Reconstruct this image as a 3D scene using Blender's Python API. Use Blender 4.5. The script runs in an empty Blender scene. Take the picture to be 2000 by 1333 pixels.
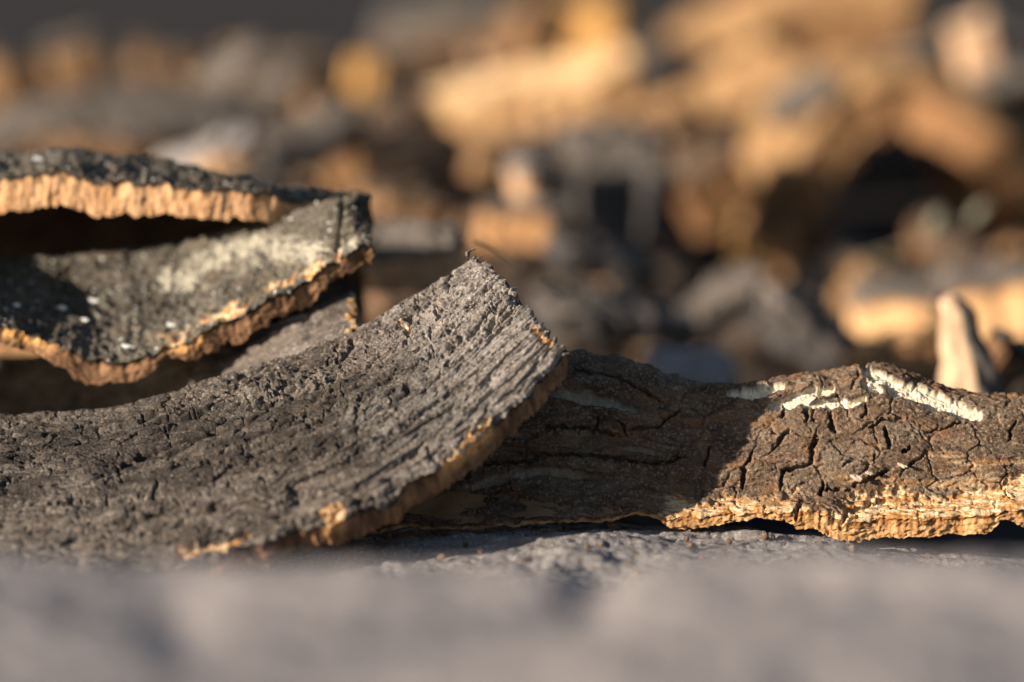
import bpy, math, random
import numpy as np
from mathutils import Vector, Matrix, Euler

# ------------------------------------------------------------------ camera, sky, sun, exposure
scene = bpy.context.scene
COL = scene.collection
CAM_H, PITCH, LENS, FOCUS = 0.30, math.radians(10.0), 100.0, 0.995
cd = bpy.data.cameras.new('camera'); cam = bpy.data.objects.new('camera', cd); COL.objects.link(cam)
cam.location = (0, 0, CAM_H); cam.rotation_euler = (math.radians(90) - PITCH, 0, 0)
cd.lens = LENS; cd.sensor_width = 36.0; cd.clip_start = 0.02; cd.clip_end = 500.0
cd.dof.use_dof = True; cd.dof.focus_distance = FOCUS; cd.dof.aperture_fstop = 3.3
scene.camera = cam

SUN_VEC = Vector((-0.86, -0.42, 0.265)).normalized()          # from the pile towards the sun
SUN_EL = math.asin(SUN_VEC.z); SUN_AZ = math.atan2(SUN_VEC.x, SUN_VEC.y)
world = bpy.data.worlds.new('World'); scene.world = world; world.use_nodes = True
wn = world.node_tree; wn.nodes.clear()
sky = wn.nodes.new('ShaderNodeTexSky'); sky.sky_type = 'NISHITA'; sky.sun_disc = False
sky.sun_elevation = SUN_EL; sky.sun_rotation = SUN_AZ
bgn = wn.nodes.new('ShaderNodeBackground'); bgn.inputs['Strength'].default_value = 0.05
wo = wn.nodes.new('ShaderNodeOutputWorld')
wn.links.new(sky.outputs[0], bgn.inputs[0]); wn.links.new(bgn.outputs[0], wo.inputs[0])
sl = bpy.data.lights.new('sun', 'SUN'); sl.energy = 5.0; sl.angle = math.radians(0.5); sl.color = (1.0, 0.85, 0.68)
sun = bpy.data.objects.new('sun', sl); COL.objects.link(sun)
sun.rotation_euler = (-SUN_VEC).to_track_quat('-Z', 'Y').to_euler()
scene.view_settings.view_transform = 'Standard'; scene.view_settings.look = 'None'
scene.view_settings.exposure = 0.88; scene.view_settings.gamma = 1.0
scene.view_settings.use_curve_mapping = False
scene.render.engine = 'CYCLES'
scene.cycles.use_denoising = True
scene.cycles.max_bounces = 4; scene.cycles.diffuse_bounces = 2

# ------------------------------------------------------------------ helpers: places
PXM = 36.0 / LENS / 2000.0                                    # metres per photo pixel at one metre
CP, SP = math.cos(PITCH), math.sin(PITCH)
def at(px, py, d):
    """a photo pixel at depth d along the view axis -> a point of the place (arrays welcome)"""
    px = np.asarray(px, float); py = np.asarray(py, float); d = np.asarray(d, float)
    xc = (px - 1000.0) * PXM * d; yc = -(py - 666.5) * PXM * d
    return np.stack([xc + 0 * d, d * CP + yc * SP, CAM_H - d * SP + yc * CP], -1)

# ------------------------------------------------------------------ helpers: noise
_PR = np.random.RandomState(12345)
_PERM = np.concatenate([_PR.permutation(4096)] * 2).astype(np.int32)
_RX, _RY, _RV = (_PR.rand(4096).astype(np.float32) for _ in range(3))
_GX = np.cos(np.arange(4096) * 2.399963).astype(np.float32); _GY = np.sin(np.arange(4096) * 2.399963).astype(np.float32)
def _h(ix, iy, seed): return _PERM[_PERM[(ix + seed * 131) & 4095] + (iy & 4095)]
def pn(x, y, seed=0):
    x, y = np.broadcast_arrays(np.asarray(x, np.float32), np.asarray(y, np.float32))
    fl = np.floor(x); ix = fl.astype(np.int32); fx = x - fl; fl = np.floor(y); iy = fl.astype(np.int32); fy = y - fl
    ux = fx * fx * fx * (fx * (fx * 6 - 15) + 10); uy = fy * fy * fy * (fy * (fy * 6 - 15) + 10)
    def g(a, b):
        k = _h(ix + a, iy + b, seed); return _GX[k] * (fx - a) + _GY[k] * (fy - b)
    a = g(0, 0); n0 = a + ux * (g(1, 0) - a); a = g(0, 1); n1 = a + ux * (g(1, 1) - a)
    return np.float32(1.5) * (n0 + uy * (n1 - n0))
def fbm(x, y, seed=0, o=4, gain=.5):
    r = 0; a = 1.0
    for i in range(o):
        r = r + a * pn(x * 2 ** i + 7.3 * i, y * 2 ** i - 3.1 * i, seed + i); a *= gain
    return r
def wor(x, y, seed=0, jit=.9):
    """F1, F2, random of nearest cell, offset to its centre"""
    x = np.asarray(x, np.float32); y = np.asarray(y, np.float32)
    fx = np.floor(x); fy = np.floor(y); ix = fx.astype(np.int32); iy = fy.astype(np.int32); ux = x - fx; uy = y - fy
    f1 = np.full(x.shape, 81, np.float32); f2 = f1.copy(); best = np.zeros(x.shape, np.int32); ba = np.zeros(x.shape, np.float32); bb = ba.copy()
    for a in (-1, 0, 1):
        for b in (-1, 0, 1):
            h = _h(ix + a, iy + b, seed)
            ex = ux - (a + .5 + jit * (_RX[h] - .5)); ey = uy - (b + .5 + jit * (_RY[h] - .5))
            d = ex * ex + ey * ey; n = d < f1
            f2 = np.where(n, f1, np.minimum(f2, d)); f1 = np.where(n, d, f1); best = np.where(n, h, best); ba = np.where(n, ex, ba); bb = np.where(n, ey, bb)
    return np.sqrt(f1), np.sqrt(f2), _RV[best], ba, bb
def ss(a, b, x):
    t = np.clip((x - a) / (b - a), 0, 1); return t * t * (3 - 2 * t)
def poly_dist(px, py, pts, reach=70):
    """distance in photo pixels to a polyline laid over a slab, the side, and how far along (far away: 1e3)"""
    shp = px.shape; qx = px.ravel(); qy = py.ravel(); P_ = np.array(pts)
    sel = np.nonzero((qx > P_[:, 0].min() - reach) & (qx < P_[:, 0].max() + reach) & (qy > P_[:, 1].min() - reach) & (qy < P_[:, 1].max() + reach))[0]
    B, S_, A_ = np.full(qx.shape, 1e3), np.zeros(qx.shape), np.zeros(qx.shape)
    px = qx[sel]; py = qy[sel]
    best = np.full(px.shape, 1e3); side = np.zeros(px.shape); along = np.zeros(px.shape); acc = 0
    tot = sum(math.dist(a, b) for a, b in zip(pts, pts[1:]))
    for (ax, ay), (bx, by) in zip(pts, pts[1:]):
        L2 = (bx - ax) ** 2 + (by - ay) ** 2; L = math.sqrt(L2)
        t = np.clip(((px - ax) * (bx - ax) + (py - ay) * (by - ay)) / L2, 0, 1)
        d = np.hypot(px - ax - t * (bx - ax), py - ay - t * (by - ay)); n = d < best
        best = np.where(n, d, best); side = np.where(n, (bx - ax) * (py - ay) - (by - ay) * (px - ax), side)
        along = np.where(n, (acc + t * L) / tot, along); acc += L
    B[sel] = best; S_[sel] = np.sign(side); A_[sel] = along
    return B.reshape(shp), S_.reshape(shp), A_.reshape(shp)

# ------------------------------------------------------------------ helpers: objects
def tag(o, label=None, cat=None, group=None, kind=None):
    if label: o['label'] = label
    if cat: o['category'] = cat
    if group: o['group'] = group
    if kind: o['kind'] = kind
    return o
def empty(name, loc):
    o = bpy.data.objects.new(name, None); COL.objects.link(o); o.location = loc; o.empty_display_size = .01
    return o
def mesh_np(name, V, F, mat, parent=None, attrs=None, smooth=True, origin=None):
    V = np.asarray(V, np.float32); F = np.asarray(F, np.int32)
    if origin is not None: V = V - np.asarray(origin, np.float32)
    me = bpy.data.meshes.new(name); k = F.shape[1]
    me.vertices.add(len(V)); me.vertices.foreach_set('co', V.ravel())
    me.loops.add(F.size); me.loops.foreach_set('vertex_index', F.ravel())
    me.polygons.add(len(F)); me.polygons.foreach_set('loop_start', np.arange(0, F.size, k, dtype=np.int32))
    me.polygons.foreach_set('use_smooth', np.full(len(F), smooth))
    me.update(calc_edges=True)
    for n, a in (attrs or {}).items():
        at_ = me.attributes.new(n, 'FLOAT', 'POINT'); at_.data.foreach_set('value', np.asarray(a, np.float32).ravel())
    if mat: me.materials.append(mat)
    o = bpy.data.objects.new(name, me); COL.objects.link(o)
    if parent: o.parent = parent
    return o
def grid_faces(nv, nu, flip=False):
    i = np.arange((nv - 1) * nu).reshape(nv - 1, nu)[:, :-1].ravel()
    F = np.stack([i, i + nu, i + nu + 1, i + 1], -1)
    return F[:, ::-1] if flip else F
def cr(C, t):
    """Catmull-Rom along axis 0 of C at parameters t (in index units)"""
    n = len(C); i = np.clip(np.floor(t).astype(int), 0, n - 2); f = (t - i)
    ex = np.concatenate([[2 * C[0] - C[1]], C, [2 * C[-1] - C[-2]]])
    p0, p1, p2, p3 = ex[i], ex[i + 1], ex[i + 2], ex[i + 3]
    f = f.reshape((-1,) + (1,) * (C.ndim - 1))
    return .5 * (2 * p1 + (p2 - p0) * f + (2 * p0 - 5 * p1 + 4 * p2 - p3) * f * f + (3 * p1 - p0 - 3 * p2 + p3) * f ** 3)
def even(C, n, axis):
    """parameters that space n samples evenly along the mean polyline"""
    d = np.linalg.norm(np.diff(C, axis=axis), axis=-1).mean(1 - axis); a = np.concatenate([[0], np.cumsum(d)])
    return np.interp(np.linspace(0, a[-1], n), a, np.arange(len(a)))
def unit(v): return v / np.maximum(np.linalg.norm(v, axis=-1, keepdims=True), 1e-12)

def slab(name, P, PX, thick, disp, mats, side_w=0.0, side_rows=22, side_amp=.0006, jag=(.0012,) * 4, seed=1,
         parent=None, origin=None, under=True, side_fn=None, names=('outer_bark', 'cork_edge', 'inner_face'), rim=.0012, jagf=220., rf=1.0, layer=0.0, lowv=.10, kk=7, NS=None, inset=.0015):
    """a sheet of bark: P (nv,nu,3) middle of its outer face, PX (nv,nu,2) where that point shows in the photo (for laying out marks),
    disp(s,t,px,py,edge)->(height, {attr}) relief.  Rows run from the far/top edge to the near/bottom edge."""
    nv, nu = P.shape[:2]
    gu = np.gradient(P, axis=1); gv = np.gradient(P, axis=0)
    N = unit(np.cross(gv, gu))                               # outward: up / towards the viewer
    su = np.concatenate([[0], np.cumsum(np.linalg.norm(np.diff(P, axis=1), axis=-1).mean(0))])
    tv = np.concatenate([[0], np.cumsum(np.linalg.norm(np.diff(P, axis=0), axis=-1).mean(1))])
    S, T = np.meshgrid(su, tv)
    Ls, Lt = su[-1], tv[-1]
    Tu, Tv = unit(gu), unit(gv)
    lam = .006
    def ragged(c, sd): return fbm(c * jagf * .35, c * 0 + sd, seed + sd, 4, .62)
    Q = P.copy()
    jl, jr, jt, jb = jag
    Q += Tu * (jr * ragged(T, 3) * np.exp(-(Ls - S) / lam) + jl * ragged(T, 5) * np.exp(-S / lam))[..., None]
    Q += Tv * (jb * ragged(S, 7) * np.exp(-(Lt - T) / lam) + jt * ragged(S, 9) * np.exp(-T / lam))[..., None]
    edge = np.minimum(np.minimum(S, Ls - S), np.minimum(T, Lt - T))
    H, attrs = disp(S, T, PX[..., 0], PX[..., 1], edge)
    H = H - rim * np.exp(-edge / (rim * .8 + 1e-6))
    Q = Q + N * H[..., None]
    th = thick(PX[..., 0], PX[..., 1]) if callable(thick) else np.full((nv, nu), thick)
    top = mesh_np(names[0], Q.reshape(-1, 3), grid_faces(nv, nu), mats[0], parent, {**attrs, 'along': S, 'across': T}, True, origin)
    # side wall: loop round the rim
    idx = np.concatenate([[(0, j) for j in range(nu)], [(i, nu - 1) for i in range(1, nv)],
                          [(nv - 1, j) for j in range(nu - 2, -1, -1)], [(i, 0) for i in range(nv - 2, 0, -1)]])
    a, b = idx[:, 0], idx[:, 1]
    NS = N if NS is None else NS
    R = Q[a, b]; RN = NS[a, b]; RT = th[a, b]; n = len(R); RP = PX[a, b]
    base = P[a, b]; tang = unit(np.roll(base, -2, 0) - np.roll(base, 2, 0))
    O = unit(np.cross(RN, tang)); 
    cen = P.reshape(-1, 3).mean(0)
    O *= np.where(((base - cen) * O).sum(-1, keepdims=True) < -1e9, -1, 1)
    if ((base - cen) * O).sum() < 0: O = -O
    pad = np.concatenate([O[-kk:], O, O[:kk]]); O = unit(sum(pad[i:i + n] for i in range(2 * kk + 1)))
    sd = unit((1 - side_w) * (-RN) + side_w * np.array([0, 0, -1.0]))
    arc = np.concatenate([[0], np.cumsum(np.linalg.norm(np.diff(base, axis=0), axis=-1))])
    K = side_rows; f = np.linspace(0, 1, K + 1)[:, None]
    A = np.broadcast_to(arc[None], (K + 1, n)); FD = f * RT[None]
    rib = pn(A * 900 * rf, FD * 110 * rf, seed + 20) * .5 + pn(A * 420 * rf, FD * 70 * rf, seed + 21) * .45 + pn(A * 1900 * rf, FD * 300 * rf, seed + 22) * .4 + pn(A * 800 * rf, FD * 800 * rf, seed + 23) * .35
    if layer: rib = (1 - layer) * rib + layer * (pn(A * 60 * rf, FD * 900 * rf, seed + 35) * .9 + pn(A * 250 * rf, FD * 1300 * rf, seed + 36) * .6 + .8 * fbm(A * 500 * rf, FD * 600 * rf, seed + 37, 3))
    lump = fbm(A * 130 * rf, FD * 160 * rf, seed + 24, 3)
    out = side_amp * (rib + .8 * lump) * ss(0, .12, f) - .0009 * ss(0.0, .10, f) * (1 - ss(.25, .6, f)) * (.5 + .8 * pn(A * 200 * rf, A * 0, seed + 27))
    low = 1 + lowv * fbm(arc * 190 * rf, arc * 0 + .5, seed + 25, 4, .65)
    sm = max(2, int(.004 / max(arc[-1] / n, 1e-5))); cs = np.cumsum(np.concatenate([R[-sm:], R, R[:sm + 1]]), 0); RS = (cs[2 * sm:2 * sm + n] - cs[:n]) / (2 * sm)
    W = R[None] + (RS - R)[None] * (.85 * ss(.05, .6, f))[..., None] + sd[None] * (FD * low[None])[..., None] + O[None] * out[..., None]
    W[0] = R
    ex = side_fn(RP[:, 0], RP[:, 1], f) if side_fn else 0 * A
    depthf = np.broadcast_to(f, (K + 1, n)) + .10 * pn(A * 260, A * 0, seed + 29) + .06 * pn(A * 900, FD * 300, seed + 30)
    V = W.reshape(-1, 3)
    i = np.arange(K)[:, None] * n; j = np.arange(n)[None]; j2 = (j + 1) % n
    F = np.stack([i + j, i + j2, i + n + j2, i + n + j], -1).reshape(-1, 4)
    mesh_np(names[1], V, F, mats[1], parent, {'depthf': depthf, 'arc': A, 'extra': ex + 0 * A}, True, origin)
    if under:
        st = max(1, min(nu, nv) // 40); mi = min(nv // 8, int(inset / (Lt / nv)) ); mj = min(nu // 8, int(inset / (Ls / nu)))
        ii = np.unique(np.r_[np.arange(mi, nv - mi, st), nv - 1 - mi]); jj = np.unique(np.r_[np.arange(mj, nu - mj, st), nu - 1 - mj])
        B = (Q - N * H[..., None])[np.ix_(ii, jj)]
        sdv = unit((1 - side_w) * (-NS[np.ix_(ii, jj)]) + side_w * np.array([0, 0, -1.0]))
        B = B + sdv * (th[np.ix_(ii, jj)] * .9 + .0012 * fbm(S[np.ix_(ii, jj)] * 60, T[np.ix_(ii, jj)] * 60, seed + 33, 2))[..., None]
        mesh_np(names[2], B.reshape(-1, 3), grid_faces(len(ii), len(jj), True), mats[2] if len(mats) > 2 else mats[1], parent, {}, True, origin)
    return top

def patch(rows, nu, nv):
    """rows of (px,py,d) control points -> P (nv,nu,3), PX (nv,nu,2)"""
    C = np.array(rows, float)
    W = at(C[..., 0], C[..., 1], C[..., 2])
    A = np.concatenate([W, C[..., :2]], -1)
    tu = even(W, nu, 1); tv = even(W, nv, 0)
    G = cr(np.swapaxes(cr(np.swapaxes(A, 0, 1), tu), 0, 1), tv)
    return G[..., :3], G[..., 3:]

# ------------------------------------------------------------------ helpers: materials
def new_mat(name):
    m = bpy.data.materials.new(name); m.use_nodes = True; nt = m.node_tree; nt.nodes.clear()
    out = nt.nodes.new('ShaderNodeOutputMaterial'); bs = nt.nodes.new('ShaderNodeBsdfPrincipled')
    bs.inputs['Roughness'].default_value = .85; bs.inputs['Specular IOR Level'].default_value = .25
    nt.links.new(bs.outputs[0], out.inputs[0])
    return m, nt, bs
def nz(nt, scale, detail=3, vec=None, rough=.6, stretch=None):
    n = nt.nodes.new('ShaderNodeTexNoise'); n.inputs['Scale'].default_value = scale
    n.inputs['Detail'].default_value = detail; n.inputs['Roughness'].default_value = rough
    v = vec or nt.nodes.new('ShaderNodeTexCoord').outputs['Object']
    if stretch:
        mp = nt.nodes.new('ShaderNodeMapping'); mp.inputs['Scale'].default_value = stretch; nt.links.new(v, mp.inputs[0]); v = mp.outputs[0]
    nt.links.new(v, n.inputs['Vector']); return n.outputs['Fac']
def rmp(nt, x, lo, hi):
    m = nt.nodes.new('ShaderNodeMapRange'); m.interpolation_type = 'SMOOTHSTEP'
    m.inputs['From Min'].default_value = lo; m.inputs['From Max'].default_value = hi; nt.links.new(x, m.inputs['Value']); return m.outputs[0]
def mixc(nt, f, a, b):
    m = nt.nodes.new('ShaderNodeMix'); m.data_type = 'RGBA'
    for s, v in (('Factor', f), ('A', a), ('B', b)):
        k = [i for i in m.inputs if i.name == s and (i.type == 'RGBA' if s != 'Factor' else i.type == 'VALUE')][0]
        if isinstance(v, (tuple, list)): k.default_value = tuple(v) + (1,) if len(v) == 3 else v
        elif isinstance(v, float): k.default_value = v
        else: nt.links.new(v, k)
    return [o for o in m.outputs if o.type == 'RGBA'][0]
def mth(nt, op, a, b):
    m = nt.nodes.new('ShaderNodeMath'); m.operation = op
    for k, v in ((0, a), (1, b)):
        if isinstance(v, (int, float)): m.inputs[k].default_value = v
        else: nt.links.new(v, m.inputs[k])
    return m.outputs[0]
def attr(nt, n):
    a = nt.nodes.new('ShaderNodeAttribute'); a.attribute_name = n; return a.outputs['Fac']
def bump(nt, bs, h, strength, dist):
    b = nt.nodes.new('ShaderNodeBump'); b.inputs['Strength'].default_value = strength; b.inputs['Distance'].default_value = dist
    nt.links.new(h, b.inputs['Height']); nt.links.new(b.outputs[0], bs.inputs['Normal'])

def bark_mat(name, light, dark, warm, cream=(.90, .82, .68), orange=(.46, .21, .06), pale=(.47, .44, .36), pale_amt=0., fleck=0.):
    m, nt, bs = new_mat(name)
    big = nz(nt, 38, 4); mid = nz(nt, 170, 4); fine = nz(nt, 900, 3); vf = nz(nt, 2300, 2)
    c = mixc(nt, rmp(nt, mth(nt, 'ADD', mth(nt, 'MULTIPLY', big, .6), mth(nt, 'MULTIPLY', mid, .4)), .40, .62), dark, light)
    c = mixc(nt, mth(nt, 'MULTIPLY', rmp(nt, nz(nt, 75, 4), .54, .70), .75), c, warm)
    c = mixc(nt, mth(nt, 'MULTIPLY', rmp(nt, fine, .50, .66), .75), c, tuple(min(1, x * 2.0) for x in light))
    c = mixc(nt, mth(nt, 'MULTIPLY', rmp(nt, vf, .50, .64), .7), c, tuple(x * .5 for x in dark))
    cb = nt.nodes.new('ShaderNodeCombineXYZ'); nt.links.new(mth(nt, 'MULTIPLY', attr(nt, 'along'), .16), cb.inputs[0]); nt.links.new(attr(nt, 'across'), cb.inputs[1])
    fib = nz(nt, 330, 4, cb.outputs[0]); fib2 = nz(nt, 110, 3, cb.outputs[0])
    c = mixc(nt, mth(nt, 'MULTIPLY', rmp(nt, fib, .50, .66), .6), c, tuple(x * .6 for x in dark))
    c = mixc(nt, mth(nt, 'MULTIPLY', rmp(nt, fib2, .53, .68), .55), c, warm)
    if pale_amt: c = mixc(nt, mth(nt, 'MULTIPLY', rmp(nt, mth(nt, 'ADD', mth(nt, 'MULTIPLY', nz(nt, 60, 5), .5), mth(nt, 'MULTIPLY', fine, .5)), .52, .60), pale_amt), c, pale)
    if fleck: c = mixc(nt, mth(nt, 'MULTIPLY', rmp(nt, nz(nt, 520, 1), .70, .73), fleck), c, (.72, .76, .74))
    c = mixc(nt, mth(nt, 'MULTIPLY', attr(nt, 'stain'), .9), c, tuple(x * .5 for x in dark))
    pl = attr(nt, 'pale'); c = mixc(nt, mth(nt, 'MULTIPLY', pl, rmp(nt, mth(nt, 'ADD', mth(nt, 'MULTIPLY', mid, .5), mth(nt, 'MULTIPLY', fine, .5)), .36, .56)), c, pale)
    o = attr(nt, 'orange'); oc = mixc(nt, rmp(nt, nz(nt, 420, 4, stretch=(.35, 1, 2.2)), .38, .64), orange, tuple(x * y for x, y in zip(cream, (.8, .7, .55))))
    c = mixc(nt, o, c, oc)
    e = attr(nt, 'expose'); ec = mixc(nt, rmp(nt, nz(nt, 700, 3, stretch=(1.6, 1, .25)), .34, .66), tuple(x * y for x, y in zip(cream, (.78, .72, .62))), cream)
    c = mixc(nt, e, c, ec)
    nt.links.new(c, bs.inputs['Base Color']); bs.inputs['Roughness'].default_value = .8
    bump(nt, bs, mth(nt, 'ADD', fine, vf), .5, .0006)
    return m
def vary(nt, c, k=.75):
    r = nt.nodes.new('ShaderNodeObjectInfo').outputs['Random']
    d = mixc(nt, rmp(nt, r, .0, 1.0), (.34, .26, .22), (1., .97, .92)); m = nt.nodes.new('ShaderNodeMix'); m.data_type = 'RGBA'; m.blend_type = 'MULTIPLY'
    i = [x for x in m.inputs if x.type == 'RGBA']; f = [x for x in m.inputs if x.name == 'Factor' and x.type == 'VALUE'][0]; f.default_value = k
    nt.links.new(c, i[0]); nt.links.new(d, i[1]); return [o for o in m.outputs if o.type == 'RGBA'][0]
def edge_mat(name, cork, dark, crust, crust_w=.16, var=0.):
    m, nt, bs = new_mat(name)
    dep = attr(nt, 'depthf'); arc = attr(nt, 'arc')
    cb = nt.nodes.new('ShaderNodeCombineXYZ'); nt.links.new(arc, cb.inputs[0]); nt.links.new(mth(nt, 'MULTIPLY', dep, .003), cb.inputs[1])
    rib = nz(nt, 330, 4, cb.outputs[0]); spk = nz(nt, 700, 3); big = nz(nt, 60, 3)
    c = mixc(nt, rmp(nt, rib, .34, .62), dark, cork)
    c = mixc(nt, mth(nt, 'MULTIPLY', rmp(nt, spk, .56, .66), .55), c, tuple(x * .55 for x in dark))
    c = mixc(nt, mth(nt, 'MULTIPLY', rmp(nt, big, .5, .68), .5), c, tuple(x * .8 for x in dark))
    c = mixc(nt, mth(nt, 'SUBTRACT', 1.0, rmp(nt, dep, crust_w * .6, crust_w * 1.2)), c, crust)
    c = mixc(nt, attr(nt, 'extra'), c, mixc(nt, rmp(nt, spk, .4, .6), (.62, .30, .10), (.85, .52, .22)))
    if var: c = vary(nt, c, var)
    nt.links.new(c, bs.inputs['Base Color'])
    bump(nt, bs, mth(nt, 'ADD', spk, rib), .5, .0007)
    return m
def plain_mat(name, a, b, s=60, s2=400):
    m, nt, bs = new_mat(name)
    c = mixc(nt, rmp(nt, nz(nt, s, 4), .35, .65), a, b)
    c = mixc(nt, mth(nt, 'MULTIPLY', rmp(nt, nz(nt, s2, 3), .5, .7), .4), c, tuple(x * .5 for x in a))
    nt.links.new(c, bs.inputs['Base Color']); bump(nt, bs, nz(nt, s2, 3), .5, .001)
    return m

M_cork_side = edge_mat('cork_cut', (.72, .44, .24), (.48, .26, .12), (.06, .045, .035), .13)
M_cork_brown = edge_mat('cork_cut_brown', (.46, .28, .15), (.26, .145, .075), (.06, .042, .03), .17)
M_cork_shade = edge_mat('cork_cut_brown_shade', (.33, .185, .10), (.13, .07, .038), (.045, .032, .025), .22)  # brown cut cork, darkened in colour for edges that lie in shade
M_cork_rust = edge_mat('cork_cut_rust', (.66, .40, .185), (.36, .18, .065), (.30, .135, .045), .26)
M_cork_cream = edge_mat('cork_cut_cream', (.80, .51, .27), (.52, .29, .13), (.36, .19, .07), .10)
M_inner = plain_mat('cork_inner', (.30, .18, .09), (.42, .26, .13))
M_inner_shade = plain_mat('cork_inner_shade', (.05, .032, .02), (.085, .055, .034))  # inner cork coloured near black, shade of the hollow painted in
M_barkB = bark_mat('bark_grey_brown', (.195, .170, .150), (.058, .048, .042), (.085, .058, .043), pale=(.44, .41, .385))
M_barkC = bark_mat('bark_brown', (.195, .138, .094), (.092, .062, .043), (.24, .118, .052))
M_barkA = bark_mat('bark_lichen', (.135, .122, .10), (.05, .044, .036), (.12, .085, .055), pale_amt=.12, fleck=.9)
M_barkD = bark_mat('bark_grey', (.195, .17, .15), (.085, .072, .062), (.125, .095, .075))
M_barkE = bark_mat('bark_weathered_pale', (.37, .35, .345), (.23, .215, .212), (.29, .26, .24))
M_barkF = bark_mat('bark_smooth_grey', (.43, .39, .382), (.29, .265, .265), (.37, .325, .31))

# ------------------------------------------------------------------ the ground
def mound(x, y):
    """the heap's height under the loose pieces"""
    return (.075 * ss(1.95, 2.6, y) * (1 - ss(2.65, 3.1, y)) + .012 * ss(1.1, 1.3, y) * (1 - ss(2.65, 3.1, y))) * ss(-1.4, -.6, x) * (1 - ss(1.0, 1.9, x))
gx = np.concatenate([-np.geomspace(260, 2.0, 14), np.linspace(-1.9, 1.9, 77), np.geomspace(2.0, 260, 14)])
gy = np.concatenate([-np.geomspace(60, .3, 8), np.linspace(-.2, 4.2, 89), np.geomspace(4.4, 420, 16)])
GX, GY = np.meshgrid(gx, gy)
GZ = mound(GX, GY) + .006 * fbm(GX * 6, GY * 6, 3, 3) * (np.abs(GX) < 2.5)
Mg = plain_mat('dark_soil', (.018, .015, .015), (.028, .024, .023), 9, 120)
tag(mesh_np('ground', np.stack([GX, GY, GZ], -1).reshape(-1, 3), grid_faces(len(gy), len(gx), True), Mg), kind='structure')

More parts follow.
